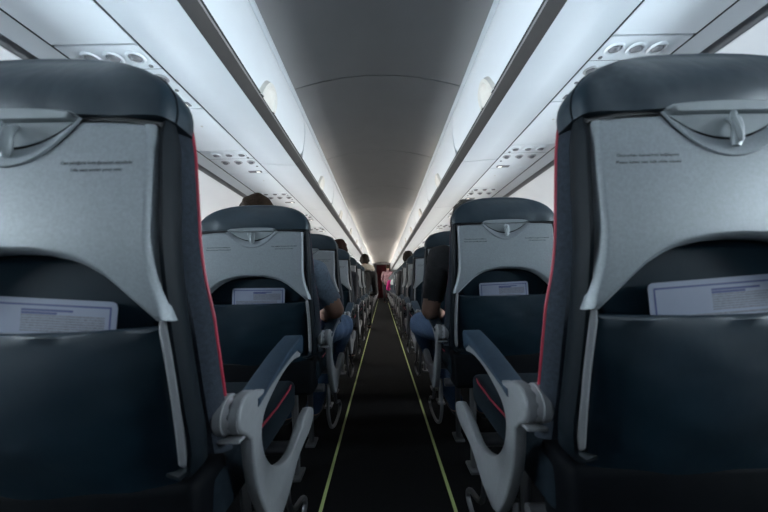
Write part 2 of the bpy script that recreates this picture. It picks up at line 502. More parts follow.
for s, side in ((-1, 'left'), (1, 'right')):
    proto = make_psu(s)
    for k in range(-5, 21):
        t = proto if k == -5 else copy_tree(proto)
        t.location = (0, PSU0+PSUP*k, 0)
        if k < -0: t['label'] = 'white service panel over the %s seats, %s behind the viewer' % (side, ORD[-k-1])
        elif k == 0: t['label'] = 'white service panel with large reading lights just above the nearest %s headrest' % side
        else: t['label'] = '%s white service panel with small lights from the viewer on the %s' % (ORD[k], side)

# ------------------------------------------------------------------ seats
def seat_common(root, detail=True):
    """everything symmetric; local x=0 seat centre, y=0 rear plane of tray table, z=0 floor"""
    # cushion of the back, grey fabric flanks
    wtab = [(.52, .205), (.56, .216), (.62, .219), (.8, .215), (.93, .212), (1.05, .206), (1.10, .203), (1.125, .190)]
    ftab = [(.52, .225), (.56, .2345), (.727, .231), (.788, .229), (.851, .220), (.938, .2125), (1.04, .2035), (1.06, .200), (1.08, .193)]
    half = [(interp(ftab, z)-.001, z) for z in [.565+.515*i/24 for i in range(25)]]
    bm = bmesh.new()
    grid_slab(bm, half_grid(half), [(.036, .022), (.034, .014), (.038, .009), (.048, .002), (.058, .0), (.075, .012), (.10, .032), (.12, .05), (.13, .07)], 'scale', W=.21, H=.6)
    obj('backrest', bm, 'fabric', root)
    # headrest cover of navy leather
    hh = [(.2045, 1.062), (.206, 1.072), (.2055, 1.082), (.2015, 1.094), (.1945, 1.105), (.1845, 1.116), (.171, 1.126), (.154, 1.135), (.131, 1.1435), (.102, 1.150), (.074, 1.154), (.038, 1.156), (.01, 1.1565)]
    hh = [(a, 1.062+(z-1.062)*1.19) for a, z in hh]
    htop = lambda z: lean(z)+.027*max(0, (z-1.085)/.09)**1.5
    bm = bmesh.new()
    grid_slab(bm, half_grid(hh, 25), [(-.006, .012), (-.004, .006), (.002, .0015), (.012, 0), (.034, .0), (.052, .002), (.07, .015), (.095, .034), (.12, .055)], 'scale', zc=1.09, H=.15, ylean=htop,
              bulge=lambda x, z: -.013*max(0, 1-(x/.2)**2)*max(0, 1-((z-1.105)/.055)**2)+.002*math.sin(x*70+z*40)*math.exp(-((abs(x)-.14)/.05)**2))
    hc = obj('headrest_cover', bm, 'leather', root)
    for s in (-1, 1):
        bm = bmesh.new()
        sp = [(s*(a+.0004), htop(z)+.012, z) for a, z in spline(hh[:9], 3)]
        tube(bm, sp, .0014, 6)
        obj('seam', bm, 'rim', hc)
    # rolled black leather edge round the back
    for s in (-1, 1):
        bm = bmesh.new()
        zz = [1.068-(1.068-.60)*i/22 for i in range(23)]
        path = [(s*(interp(wtab, z)-.0095), lean(z)+.013, z) for z in zz]
        path += [(s*.205, lean(.575)+.012, .572), (s*.190, lean(.56)+.014, .556), (s*.165, lean(.56)+.02, .556)]
        tube(bm, path, [.004, .0075]+[.0092]*21+[.0095, .009, .008], 10, sq=2.1, axis=(0, 1, 0))
        obj('back_edge', bm, 'rim', root)
    for s in (-1, 1):
        bm = bmesh.new()
        tab = [(.55, .236), (.727, .233), (.788, .231), (.851, .224), (.938, .218), (1.04, .2085), (1.06, .2032), (1.08, .2025), (1.095, .1995), (1.105, .196), (1.112, .193)]
        zz = [1.112-.482*i/36 for i in range(37)]
        tube(bm, [(s*(interp(ftab, z)-.0058 if z < 1.06 else interp(tab, z)-.009+.0*z), lean(z)+(.069 if z < 1.06 else .069-(z-1.06)*.25), z) for z in zz], .0028, 8)
        obj('piping', bm, 'red', root)
    # tray table
    wz = lambda z: interp([(.788, .213), (.80, .2125), (.83, .203), (.86, .195), (.90, .191), (1.04, .191), (1.05, .1895), (1.06, .185)], z)
    zl_tab = [(0, .882), (.05, .8795), (.09, .872), (.113, .864), (.138, .849), (.155, .832), (.17, .815), (.185, .797), (.192, .789), (.213, .789)]
    def zh(x):
        x = abs(x)
        if x < .090: return 1.003+.0555*(x/.090)**2
        return 1.060-.006*((x-.09)/.1)**2
    grid = []; n = 45
    us = [-1+2*j/(n-1) for j in range(n)]
    for i in range(15):
        t = i/14; row = []
        for u in us:
            a = interp(zl_tab, abs(u)*.213); b = zh(u*.19)
            z = a+(b-a)*t
            row.append((u*wz(z), z))
        grid.append(row)
    bm = bmesh.new()
    grid_slab(bm, grid, [(-.010, .0085), (-.0085, .0065), (-.001, .001), (.004, 0), (.016, 0)], ylean=lambda z: lean(z)*.5)
    tray = obj('tray_table', bm, 'tray', root)
    # bevel bowl under the latch
    bm = bmesh.new(); N = 32
    def arc(w, zt, zb, y): return [(-w+2*w*i/N, y, zt-(zt-zb)*(1-(-1+2*i/N)**2)) for i in range(N+1)]
    R = [arc(.0965, 1.0585, .9935, -.0101), arc(.0955, 1.0588, .995, -.0125), arc(.0945, 1.0588, .998, -.0125), arc(.089, 1.059, 1.012, -.0085), arc(.086, 1.0595, 1.0195, -.006), arc(.0855, 1.0595, 1.020, .002)]
    RV = [[bm.verts.new(p) for p in r] for r in R]
    for A, B in zip(RV, RV[1:]):
        for i in range(N): bm.faces.new((A[i], A[i+1], B[i+1], B[i]))
    obj('latch_bowl', bm, 'tray', tray)
    bm = bmesh.new(); tube(bm, arc(.084, 1.0585, 1.021, .0005), .0022, 6); 
    tube(bm, [(-.084, .001, 1.0605), (-.1, -.003, 1.0615), (-.15, -.002, 1.060), (-.193, .002, 1.055), (-.197, .006, 1.03), (-.197, .008, .95), (-.199, .01, .88)], .004, 6)
    tube(bm, [(.084, .001, 1.0605), (.1, -.003, 1.0615), (.15, -.002, 1.060), (.193, .002, 1.055), (.197, .006, 1.03), (.197, .008, .95), (.199, .01, .88)], .004, 6)
    obj('shadow_gap', bm, 'dark', tray)
    bm = bmesh.new()
    A = arc(.0825, 1.059, 1.0235, -.0055); T = [(x, -.0055, 1.0605) for x, _, _ in A]
    VA = [bm.verts.new(p) for p in A]; VT = [bm.verts.new(p) for p in T]
    for i in range(N): bm.faces.new((VA[i], VA[i+1], VT[i+1], VT[i]))
    obj('latch_plate', bm, 'tray2', tray)
    bm = bmesh.new()     # lens-shaped grip bar
    sec = []
    for i in range(21):
        u = -1+2*i/20; x = u*.089
        zt = 1.0775-.0075*u*u; zb = 1.0585-.0005*u*u
        if abs(u) > .93: k = (abs(u)-.93)/.07; m = (zt+zb)/2; zt = zt+(m-zt)*k*k*.75; zb = zb+(m-zb)*k*k*.75
        sec.append([(x, .0, zb), (x, -.0075, zb-.001), (x, -.0125, zb+.0015), (x, -.0145, zt-.005), (x, -.011, zt), (x, .0, zt+.001)])
    SV = [[bm.verts.new(p) for p in r] for r in sec]
    for A, B in zip(SV, SV[1:]):
        for k in range(6): bm.faces.new((A[k], A[(k+1) % 6], B[(k+1) % 6], B[k]))
    bm.faces.new(SV[0]); bm.faces.new(SV[-1][::-1])
    obj('grip_bar', bm, 'tray2', tray)
    bm = bmesh.new()     # turning latch: a tongue with a finger loop
    tube(bm, [(.003, -.006, 1.052), (.004, -.012, 1.046), (.004, -.014, 1.034), (.003, -.013, 1.018), (.001, -.012, 1.008)], [.0065, .0085, .0080, .0085, .0055], 10, sq=.55, axis=(0, 1, 0))
    tube(bm, [(.0, -.016, 1.051), (-.008, -.021, 1.050), (-.0105, -.022, 1.043), (-.006, -.022, 1.033), (-.003, -.0215, 1.020), (.001, -.018, 1.012)], [.003, .0034, .0034, .003, .003, .0025], 8)
    obj('latch', bm, 'tray2', tray)
    lines = [('Otururken kemerinizi ba\u011flay\u0131n\u0131z', -.121, .086, .996), ('Please fasten seat belt while seated', -.121, .089, .9865),
             ('Can yele\u011finiz koltu\u011funuzun alt\u0131ndad\u0131r', .120, .094, .996), ('Life vest under your seat', .120, .066, .9865)]
    for s_, cx, wd, z in lines:
        obj('printed_text', text_bm(s_, wd, .0056, cx, z, -.0106+lean(z)*.5), 'print', tray, smooth=False, recalc=False)
    # lower pocket
    pz = [.775-.30*i/16 for i in range(17)]
    grid = [[(u*(.188-.012*((.775-z)/.3)), z+.006*u*u*(1 if z > .76 else 0)) for u in [-1+2*j/20 for j in range(21)]] for z in reversed(pz)]
    bm = bmesh.new()
    grid_slab(bm, grid, [(.006, .007), (.007, .003), (.012, 0), (.024, .001)],
              bulge=lambda x, z: -.022*max(0, 1-(x/.18)**2)*max(0, math.sin(PI*min(1, max(0, (.775-z)/.30))))+.002*math.sin(40*x+9*math.sin(z*25)))
    obj('seat_pocket', bm, 'leather2', root)
    # soft pad over the pocket, behind the arch of the table
    hp = [(.150, .765), (.168, .79), (.168, .82), (.155, .85), (.125, .872), (.08, .882), (.03, .885)]
    bm = bmesh.new()
    grid_slab(bm, half_grid(hp, 17), [(.030, .012), (.031, .004), (.038, 0)], 'scale', zc=.82, W=.16, H=.06, bulge=lambda x, z: -.006*max(0, 1-(x/.16)**2))
    obj('pocket_lining', bm, 'leather2', root)
    for s in (-1, 1):
        bm = bmesh.new()
        zz = [.792-.21*i/12 for i in range(13)]
        tube(bm, [(s*(.2005-.004*((z-.69)/.1)**2), lean(z)-.002, z) for z in zz]+[(s*.195, lean(.575)-.0, .574)], [.004]+[.0068]*12+[.003], 8, sq=1.3, axis=(0, 1, 0))
        obj('side_trim', bm, 'armgrey', root)
    # base under the back
    bm = bmesh.new()
    box(bm, (-.205, .085, .40), (.205, .19, .545), .02, 3)
    obj('seat_pan', bm, 'shroud', root)
    bm = bmesh.new()
    t = bmesh.new(); box(t, (-.213, .13, .435), (.213, .585, .525), .022, 3)
    for v in t.verts: v.co.z += .02*max(0, (v.co.y-.4)/.2)
    merge(bm, t)
    cu = obj('seat_cushion', bm, 'cushion', root)
    for s in (-1, 1):
        bm = bmesh.new()
        tube(bm, [(s*.2110, .24, .518), (s*.2110, .3, .519), (s*.2110, .42, .522), (s*.2100, .52, .531), (s*.2, .572, .534), (s*.17, .579, .534)], .0028, 6)
        obj('cushion_piping', bm, 'red', cu)
def armrest(root, sg, full=True):
    """sg: side the arm stands on; C-shaped end panel, padded arm, pivot"""
    xc = sg*.245
    P = lambda u, v, t: (t, u, v)
    if full:
        x0, x1 = sg*.240, sg*.263
        low = spline([(.443, .641), (.39, .646), (.334, .642), (.285, .632), (.245, .618), (.205, .600), (.190, .578), (.190, .552), (.204, .521), (.230, .490), (.265, .464), (.305, .446), (.345, .434), (.39, .431), (.44, .446), (.49, .464), (.55, .468)], 3)
        rim = spline([(.55, .468), (.585, .455), (.602, .437), (.590, .415), (.55, .400), (.49, .397), (.435, .390), (.385, .366), (.33, .345), (.285, .343), (.25, .365), (.205, .425), (.170, .487), (.154, .537), (.147, .573)], 3)
        poly = low+rim[1:]+[(.128, .588), (.108, .600), (.098, .613), (.096, .630), (.104, .646), (.122, .655), (.150, .654), (.180, .640), (.214, .637), (.28, .651), (.361, .666), (.411, .668), (.436, .657), (.446, .650)]
        bm = bmesh.new(); extrude_poly(bm, poly, P, min(x0, x1), max(x0, x1), .005, 3)
        a = obj('end_panel', bm, 'armgrey', root)
        pad = [(.165, .619), (.214, .633), (.28, .647), (.361, .661), (.411, .664), (.436, .652), (.447, .648), (.456, .652), (.460, .688), (.452, .697), (.440, .698), (.385, .688), (.329, .676), (.249, .653), (.187, .634), (.165, .634)]
        bm = bmesh.new(); extrude_poly(bm, pad, P, min(sg*.218, sg*.2665), max(sg*.218, sg*.2665), .0045, 3)
        obj('armrest_pad', bm, 'armpad', a)
        # pivot drum at the rear end with a bright collar let into it
        y0, z0 = .126, .624
        bm = bmesh.new()
        lathe(bm, [(.0, 0), (.0305, 0), (.0305, .012)], (sg*.258, y0, z0), (-sg, 0, 0), 32)
        lathe(bm, [(.0285, 0), (.0315, .002), (.0315, .013), (.026, .020), (.0, .020)], (sg*.235, y0, z0), (-sg, 0, 0), 32)
        pv = obj('pivot', bm, 'armgrey', root)
        bm = bmesh.new()
        lathe(bm, [(.0, 0), (.0295, 0), (.0295, .016), (.0, .016)], (sg*.249, y0, z0), (-sg, 0, 0), 32)
        obj('collar', bm, 'chrome', pv)
        bm = bmesh.new(); box(bm, (min(sg*.222, sg*.258), y0-.018, z0-.040), (max(sg*.222, sg*.258), y0+.03, z0-.033), .003, 2)
        obj('bracket', bm, 'armgrey', pv)
    else:
        poly = spline([(.475, .652), (.40, .638), (.30, .605), (.23, .58), (.18, .575), (.172, .612), (.20, .634), (.26, .650), (.40, .676), (.475, .680)], 3)
        bm = bmesh.new(); extrude_poly(bm, poly, P, xc-.015, xc+.015, .005, 2)
        a = obj('armrest', bm, 'armgrey', root)
        pad = [(.165, .619), (.214, .633), (.28, .647), (.361, .661), (.411, .664), (.456, .652), (.460, .688), (.440, .698), (.385, .688), (.329, .676), (.249, .653), (.187, .634), (.165, .634)]
        bm = bmesh.new(); extrude_poly(bm, pad, P, xc-.019, xc+.019, .005, 2)
        obj('armrest_pad', bm, 'armpad', a)
def legs(root, sg):
    for y, z in ((.20, .395), (.47, .395)):
        bm = bmesh.new(); tube(bm, [(-.225, y, z), (.225, y, z)], .017, 10)
        obj('seat_beam', bm, 'tube', root)
    x = sg*.235
    bm = bmesh.new()     # luggage bar hanging at the aisle end
    pts = spline([(x, .23, .40), (x, .232, .33), (x, .236, .27), (x, .29, .195), (x, .38, .152), (x, .48, .138), (x, .57, .142), (x, .605, .165), (x, .57, .20), (x, .47, .235), (x, .43, .30), (x, .42, .39)], 4)
    tube(bm, pts, .0075, 8)
    obj('luggage_bar', bm, 'tube', root)
    for y in (.20, .47):
        bm = bmesh.new()
        tube(bm, [(sg*.10, y, .385), (sg*.10, y+.03, .2), (sg*.10, y+.05, .012)], [.016, .014, .014], 8)
        box(bm, (sg*.10-.025, y+.01, 0), (sg*.10+.025, y+.10, .014), .004, 1)
        obj('leg', bm, 'tube', root)
def simple_seat(root, sg):
    """far seats, a few pixels wide"""
    hh = [(.20, .52), (.218, .60), (.215, .8), (.211, .95), (.208, 1.09), (.199, 1.120), (.170, 1.146), (.120, 1.160), (.045, 1.1655)]
    bm = bmesh.new()
    grid_slab(bm, half_grid(hh, 9), [(.0, .012), (.02, 0), (.10, -.01), (.13, .02)], 'scale', W=.21, H=.5, zc=.85)
    obj('backrest', bm, 'leather', root)
    bm = bmesh.new()
    grid = [[(u*.191, a) for u in [-1+.25*j for j in range(9)]] for a in (.85, .90, .95, 1.0, 1.055)]
    grid_slab(bm, grid, [(-.012, .004), (-.004, 0), (.02, 0)])
    obj('tray_table', bm, 'tray', root)
    bm = bmesh.new(); box(bm, (-.205, .09, .40), (.205, .58, .53), .02, 2); obj('seat_cushion', bm, 'cushion', root)
    armrest(root, sg, False)
    bm = bmesh.new(); box(bm, (sg*.245-.02, .2, .30), (sg*.245+.02, .6, .46), .01, 2); obj('end_panel', bm, 'armgrey', root)
    bm = bmesh.new(); box(bm, (sg*.10-.02, .2, 0), (sg*.10+.02, .5, .41), .01, 1); obj('leg', bm, 'tube', root)

SX, ROW1, ROWP, NROW = .489, .403, .76, 22
rowword = ['nearest row', 'second row', 'third row', 'fourth row', 'fifth row', 'sixth row', 'seventh row', 'eighth row', 'ninth row', 'tenth row', 'eleventh row', 'twelfth row', 'thirteenth row',
           'fourteenth row', 'fifteenth row', 'sixteenth row', 'seventeenth row', 'eighteenth row', 'nineteenth row', 'twentieth row', 'twenty-first row', 'twenty-second row']
def seat_y(k, s): return ROW1+ROWP*k-(.013 if s < 0 else 0)
for s, side in ((-1, 'left'), (1, 'right')):
    full = thing('aisle_seat', '', 'seat', (0, 0, 0), 'aisle seats')
    seat_common(full); armrest(full, -s); legs(full, -s)
    far = thing('aisle_seat', '', 'seat', (0, 0, 0), 'aisle seats'); simple_seat(far, -s)
    uf = ur = False
    for k in range(NROW):
        if k < 9: t = copy_tree(full) if uf else full; uf = True
        else: t = copy_tree(far) if ur else far; ur = True
        t.location = (s*SX, seat_y(k, s), 0)
        if s < 0 and k == 1: t.scale = (1.04, 1, .988); t.location.x -= .008
        t['label'] = ('large navy leather seat with silver tray table in the foreground, %s of the aisle' % side) if k == 0 else \
            ('navy seat with grey tray table on the %s of the aisle, %s' % (side, rowword[k]))
    mid = thing('inner_seat', '', 'seat', (0, 0, 0), 'inner seats'); seat_common(mid); armrest(mid, -s, False)
    for q in (0, 1, 2):
        t = copy_tree(full if q == 0 else mid)
        t.location = (s*(SX+.475*q), seat_y(-1, s), 0)
        t['label'] = 'navy %s seat of the %s block beside the viewer, out of frame' % (('aisle', 'middle', 'window')[q], side)
    first = True
    for k in range(0, 4):
        for q, nm in ((1, 'middle'), (2, 'window')):
            t = mid if first else copy_tree(mid); first = False
            t.location = (s*(SX+.475*q+.012*(s < 0 and k == 1)), seat_y(k, s), 0)
            t['label'] = 'navy %s seat of the %s block in the %s, behind the aisle seat' % (nm, side, rowword[k])

# ------------------------------------------------------------------ safety cards in the pockets
def card(label, x, y0, z, tilt, h=.075, wd=.225):
    t = thing('safety_card', label, 'safety card', (x, y0, z), 'safety cards in seat pockets')
    t.rotation_euler = (.06, tilt, 0)
    bm = bmesh.new()
    extrude_poly(bm, [(-wd/2+.008, 0), (wd/2-.008, 0), (wd/2-.0024, -.0024), (wd/2, -.008), (wd/2, -h), (-wd/2, -h), (-wd/2, -.008), (-wd/2+.0024, -.0024)], lambda u, v, q: (u, q, v), 0, .0012)
    obj('card_sheet', bm, 'card', t, smooth=False)
    def rect(bm, x0, z0, x1, z1, y=-.0004):
        bm.faces.new([bm.verts.new(c) for c in ((x0, y, z0), (x1, y, z0), (x1, y, z1), (x0, y, z1))])
    bm = bmesh.new(); b = .0075; tt = .0024
    rect(bm, -wd/2+b, -b-tt, wd/2-b, -b); rect(bm, -wd/2+b, -h+.002, -wd/2+b+tt, -b); rect(bm, wd/2-b-tt, -h+.002, wd/2-b, -b)
    obj('printed_border', bm, 'cardblue', t, smooth=False)
    bm = bmesh.new()
    xr = -.02
    for (a, z0, c) in ((xr, -.0145, xr+.072), (xr, -.0185, xr+.050)):
        rect(bm, a, z0-.003, c, z0)
    rect(bm, -.06, -.062, .09, -.060)
    obj('printed_heading', bm, 'cardblue', t, smooth=False)
    bm = bmesh.new()
    for i in range(7): rect(bm, xr, -.0245-.0035*i, wd/2-.016, -.0222-.0035*i)
    for i in range(3): rect(bm, -wd/2+.016, -.0525-.005*i, wd/2-.03, -.0495-.005*i)
    obj('printed_text', bm, 'cardgrey', t, smooth=False)
card('white blue-bordered card in the pocket of the foreground left seat', -SX+.010, seat_y(0, -1)+.031, .823, .075)
card('white blue-bordered card in the pocket of the foreground right seat', SX+.008, seat_y(0, 1)+.031, .828, -.055)
card('white card in the pocket of the second row left aisle seat', -SX+.004, seat_y(1, -1)+.031, .828, .015, .075, .205)
card('white card in the pocket of the second row right aisle seat', SX-.006, seat_y(1, 1)+.031, .828, -.02, .075, .195)

# ------------------------------------------------------------------ people
def capsule(bm, a, b, ra, rb, seg=14):
    a = Vector(a); b = Vector(b); d = (b-a); n = max(2, int(d.length/.03))
    pts = [a+d*i/n for i in range(n+1)]; rr = [ra+(rb-ra)*i/n for i in range(n+1)]
    tube(bm, pts, rr, seg)
    for p, r in ((a, ra), (b, rb)):
        bmesh.ops.create_icosphere(bm, subdivisions=2, radius=r, matrix=Matrix.Translation(p))
def head_bm(bm, c, face, tilt_up=Vector((0, 0, 1)), sc=1.0):
    f = Vector(face).normalized(); u = (tilt_up-f*tilt_up.dot(f)).normalized(); r = f.cross(u)
    t = bmesh.new(); bmesh.ops.create_uvsphere(t, u_segments=36, v_segments=26, radius=1)
    gauss = lambda p, q, s: math.exp(-((Vector(p)-Vector(q)).length/s)**2)
    for v in t.verts:
        p = v.co.copy()
        x, y, z = p.x*.074, p.y*.092, p.z*.112
        if z < 0: x *= 1-.25*(-z/.112)**1.3; y *= 1-.06*(-z/.112)
        if p.y > 0:
            y += .020*gauss(p, (0, .97, -.12), .18)+.010*gauss(p, (0, 1, .08), .14)
            y -= .010*(gauss(p, (.38, .88, .10), .2)+gauss(p, (-.38, .88, .10), .2))
            y += .007*gauss(p, (0, .85, -.50), .22)-.004*gauss(p, (0, .9, -.40), .06)
            y += .008*gauss(p, (0, .6, -.80), .25)
        v.co = Vector(c)+(r*x+f*y+u*z)*sc
    merge(bm, t)
    for s in (-1, 1):
        t = bmesh.new(); bmesh.ops.create_icosphere(t, subdivisions=2, radius=1)
        for v in t.verts:
            v.co = Vector(c)+(r*(s*.075+v.co.x*.010)+f*(-.008+v.co.y*.017)+u*(-.005+v.co.z*.030))*sc
        merge(bm, t)
    return f, u, r
def hand_bm(bm, wrist, d, nrm, thumb_side, sc=1.0):
    """d: pointing direction of the fingers, nrm: back of hand, thumb_side: +1/-1 along d x nrm"""
    d = Vector(d).normalized(); nrm = Vector(nrm); nrm = (nrm-d*nrm.dot(d)).normalized(); sd = d.cross(nrm)*thumb_side
    W = Vector(wrist)
    capsule(bm, W, W+d*.03, .024*sc, .024*sc)
    for q in (-.028, -.009, .010, .028):
        capsule(bm, W+d*.02+sd*q*.6, W+d*.085*sc+sd*q, .013*sc, .0115*sc, 10)
    for q, ln in ((.029, .066), (.010, .076), (-.010, .070), (-.028, .054)):
        p = W+d*.085*sc+sd*q; dirn = d.copy()
        for i, fr_ in enumerate((.45, .32, .23)):
            dirn = (dirn*math.cos(.38)-nrm*math.sin(.38)).normalized() if i else (dirn-nrm*.25).normalized()
            e = p+dirn*ln*fr_*sc
            capsule(bm, p, e, (.0095-.001*i)*sc, (.0088-.001*i)*sc, 8); p = e
    p = W+d*.03*sc+sd*.026
    for i, (a, ln) in enumerate(((.75, .042), (.35, .030), (.1, .024))):
        dirn = (d+sd*a-nrm*.25).normalized(); e = p+dirn*ln*sc
        capsule(bm, p, e, (.0125-.0015*i)*sc, (.011-.0015*i)*sc, 8); p = e
def person(label, J, colours, face=(0, 1, 0), voxel=.011, sleeve=.62, hair='short', hood=None, hands=True, group='people seated along the cabin', scale_head=1.0, legs_on=True):
    """J: joints in world space. Body is one remeshed surface; hair and clothes are children."""
    segs = []
    bm = bmesh.new()
    def S_(a, b, ra, rb, reg):
        capsule(bm, a, b, ra, rb); segs.append((Vector(a), Vector(b), ra, rb, reg))
    V = {k: Vector(v) for k, v in J.items()}
    for s in 'LR':
        S_(V['chest'], V['sh'+s], .085, .058, 'shirt')
        S_(V['sh'+s], V['el'+s], .054, .042, 'arm'+s)
        S_(V['el'+s], V['wr'+s], .042, .027, 'skin')
        if hands: hand_bm(bm, V['wr'+s], V['wr'+s]-V['el'+s], J.get('nrm', (0, 0, 1)), 1 if s == 'L' else -1)
        if legs_on:
            S_(V['hip'+s], V['kn'+s], .082, .058, 'legs')
            S_(V['kn'+s], V['an'+s], .056, .038, 'legs')
            ft = Vector(J.get('foot', (0, 1, 0)))
            S_(V['an'+s]-Vector((0, 0, .02)), V['an'+s]+ft*.17-Vector((0, 0, .045)), .036, .028, 'shoe')
    S_(V['pelvis'], V['spine'], .125, .118, 'shirt'); S_(V['spine'], V['chest'], .118, .125, 'shirt')
    S_(V['hipL'], V['hipR'], .09, .09, 'legs')
    S_(V['chest'], V['neck'], .075, .052, 'shirt'); S_(V['neck'], V['head']-Vector((0, 0, .05)), .048, .05, 'skin')
    f, u, r = head_bm(bm, V['head'], face, sc=scale_head)
    me = bpy.data.meshes.new('p'); bm.to_mesh(me); bm.free()
    o = bpy.data.objects.new('p', me); C.objects.link(o)
    md = o.modifiers.new('r', 'REMESH'); md.mode = 'VOXEL'; md.voxel_size = voxel
    dg = bpy.context.evaluated_depsgraph_get(); dg.update()
    me2 = bpy.data.meshes.new_from_object(o.evaluated_get(dg))
    bpy.data.objects.remove(o); bpy.data.meshes.remove(me)
    b2 = bmesh.new(); b2.from_mesh(me2); bpy.data.meshes.remove(me2)
    for _ in range(3): bmesh.ops.smooth_vert(b2, verts=b2.verts, factor=.5, use_axis_x=True, use_axis_y=True, use_axis_z=True)
    b2.normal_update()
    def region(p):
        hd = p-V['head']
        if hd.length < .125*scale_head and p.z > V['neck'].z+.03: return 'head'
        best = None
        for a, b, ra, rb, reg in segs:
            d = b-a; t = max(0, min(1, (p-a).dot(d)/d.length_squared)) if d.length_squared > 1e-9 else 0
            q = ((a+d*t)-p).length-(ra+(rb-ra)*t)
            if best is None or q < best[0]: best = (q, reg, t)
        reg = best[1]
        if reg == 'fore': return 'shirt' if best[2] < .96 else 'skin'
        if reg[:3] == 'arm': return 'shirt' if best[2] < sleeve else 'skin'
        return reg
    if sleeve > 1:
        segs = [(a, b, ra, rb, 'fore' if (reg == 'skin' and a in (V['elL'], V['elR'])) else reg) for a, b, ra, rb, reg in segs]
    reg = {v.index: region(v.co) for v in b2.verts}
    root_loc = V['pelvis']
    root = None
    def sub(pred, off, jit=0):
        nb = bmesh.new(); mp_ = {}
        for fc in b2.faces:
            if all(pred(v) for v in fc.verts):
                vs = []
                for v in fc.verts:
                    if v.index not in mp_:
                        k_ = off*(1+jit*math.sin(v.co.x*90+v.co.z*60)*math.sin(v.co.y*80-v.co.z*50))
                        mp_[v.index] = nb.verts.new(v.co+v.normal*k_-root_loc)
                    vs.append(mp_[v.index])
                nb.faces.new(vs)
        return nb
    cloth = [('shirt', 'shirt', .007, .35), ('trousers', 'legs', .008, .35), ('shoes', 'shoe', .006, 0)]
    subs = [(nm, sub(lambda v, q=rg: reg[v.index] == q, off, jit)) for nm, rg, off, jit in cloth]
    def is_hair(v):
        if reg[v.index] != 'head' or hair is None: return False
        q = v.co-V['head']; y = q.dot(f)/scale_head; z = q.dot(u)/scale_head
        return z > .045+.55*max(-.09, min(.1, y))*1.0-(.02 if hair == 'long' else 0) or (y < -.02 and z > (-.06 if hair == 'short' else -.12))
    hb = sub(is_hair, .011, .5)
    for v in b2.verts: v.co -= root_loc
    skin_m = mat('skin', colours.get('skin', (.30, .16, .11)), .55, noise=.08, nscale=30)
    body = obj('person', b2, skin_m)
    body.location = root_loc
    tag(body, label, 'person', group)
    for nm, nb in subs:
        if len(nb.faces) == 0 or nm not in colours: nb.free(); continue
        obj(nm, nb, mat(nm+'_cloth', colours[nm], .85, noise=colours.get('pat', .25), nscale=colours.get('ps', 120), bump=.15, bscale=200), body)
    if len(hb.faces) and hair: obj('hair', hb, mat('hair', tuple(.45*q for q in colours.get('hair', (.03, .02, .015))), .75, noise=.5, nscale=140, bump=.6, bscale=160, spec=.08), body)
    else: hb.free()
    if hood:
        nb = bmesh.new()
        c = V['neck']-root_loc+Vector((0, -.06, 0))
        tube(nb, [c+Vector((-.13, .10, -.02)), c+Vector((-.11, 0, .0)), c+Vector((-.06, -.05, .01)), c+Vector((.0, -.065, .015)), c+Vector((.06, -.05, .01)), c+Vector((.11, 0, 0)), c+Vector((.13, .10, -.02))],
             [.03, .045, .055, .06, .055, .045, .03], 12)
        obj('hood', nb, mat('fleece', hood, .9, noise=.3, nscale=90, bump=.6, bscale=120), body)
    # eyes
    eb = bmesh.new()
    for s in (-1, 1):
        bmesh.ops.create_icosphere(eb, subdivisions=2, radius=.011*scale_head, matrix=Matrix.Translation(V['head']-root_loc+(r*s*.029+f*.078+u*.010)*scale_head))
    ey = obj('eyes', eb, mat('eye', (.05, .04, .035), .3), body); ey['label'] = 'dark eyes'
    return body
def seated(s, k, dx=0, lean_x=0, head_dz=0, arm_out=.06, zh=.0):
    """joints for someone in aisle seat k on side s; aisle side is -s"""
    x = s*SX+dx; y = seat_y(k, s); a = -s
    J = dict(pelvis=(x, y+.245, .615), spine=(x+lean_x*.4, y+.25, .75), chest=(x+lean_x*.8, y+.255, .885+zh), neck=(x+lean_x, y+.27, .99+zh), head=(x+lean_x*1.15, y+.285, 1.105+zh+head_dz))
    ai, wi = ('R', 'L') if s < 0 else ('L', 'R')      # aisle-side and window-side letters
    J['sh'+ai] = (x+lean_x*.8+a*.165, y+.245, .905+zh); J['sh'+wi] = (x+lean_x*.8-a*.165, y+.245, .905+zh)
    J['el'+ai] = (x+lean_x*.5+a*(.20+arm_out), y+.30, .70); J['el'+wi] = (x-a*.20, y+.31, .69)
    J['wr'+ai] = (x+a*.13, y+.50, .645); J['wr'+wi] = (x-a*.06, y+.50, .645)
    J['hip'+ai] = (x+a*.085, y+.27, .59); J['hip'+wi] = (x-a*.085, y+.27, .59)
    J['kn'+ai] = (x+a*.16, y+.66, .575); J['kn'+wi] = (x-a*.11, y+.66, .58)
    J['an'+ai] = (x+a*.13, y+.70, .085); J['an'+wi] = (x-a*.10, y+.70, .085)
    return J
JEANS = (.026, .055, .11)
J = seated(-1, 1, 0, -.03)
J.update(head=(-.60, 1.44, 1.168), neck=(-.56, 1.43, 1.01), chest=(-.50, 1.41, .88), shR=(-.315, 1.40, .895), elR=(-.225, 1.44, .715), wrR=(-.345, 1.66, .665),
         hipR=(-.40, 1.43, .59), knR=(-.235, 1.76, .60), anR=(-.44, 1.90, .085))
person('person with brown hair in grey-blue T-shirt and jeans, second row left aisle seat', J,
       dict(shirt=(.085, .115, .15), trousers=JEANS, shoes=(.03, .03, .03), hair=(.045, .026, .016), skin=(.26, .14, .095)), voxel=.0085, sleeve=.80)
J = seated(1, 1, 0, -.05)
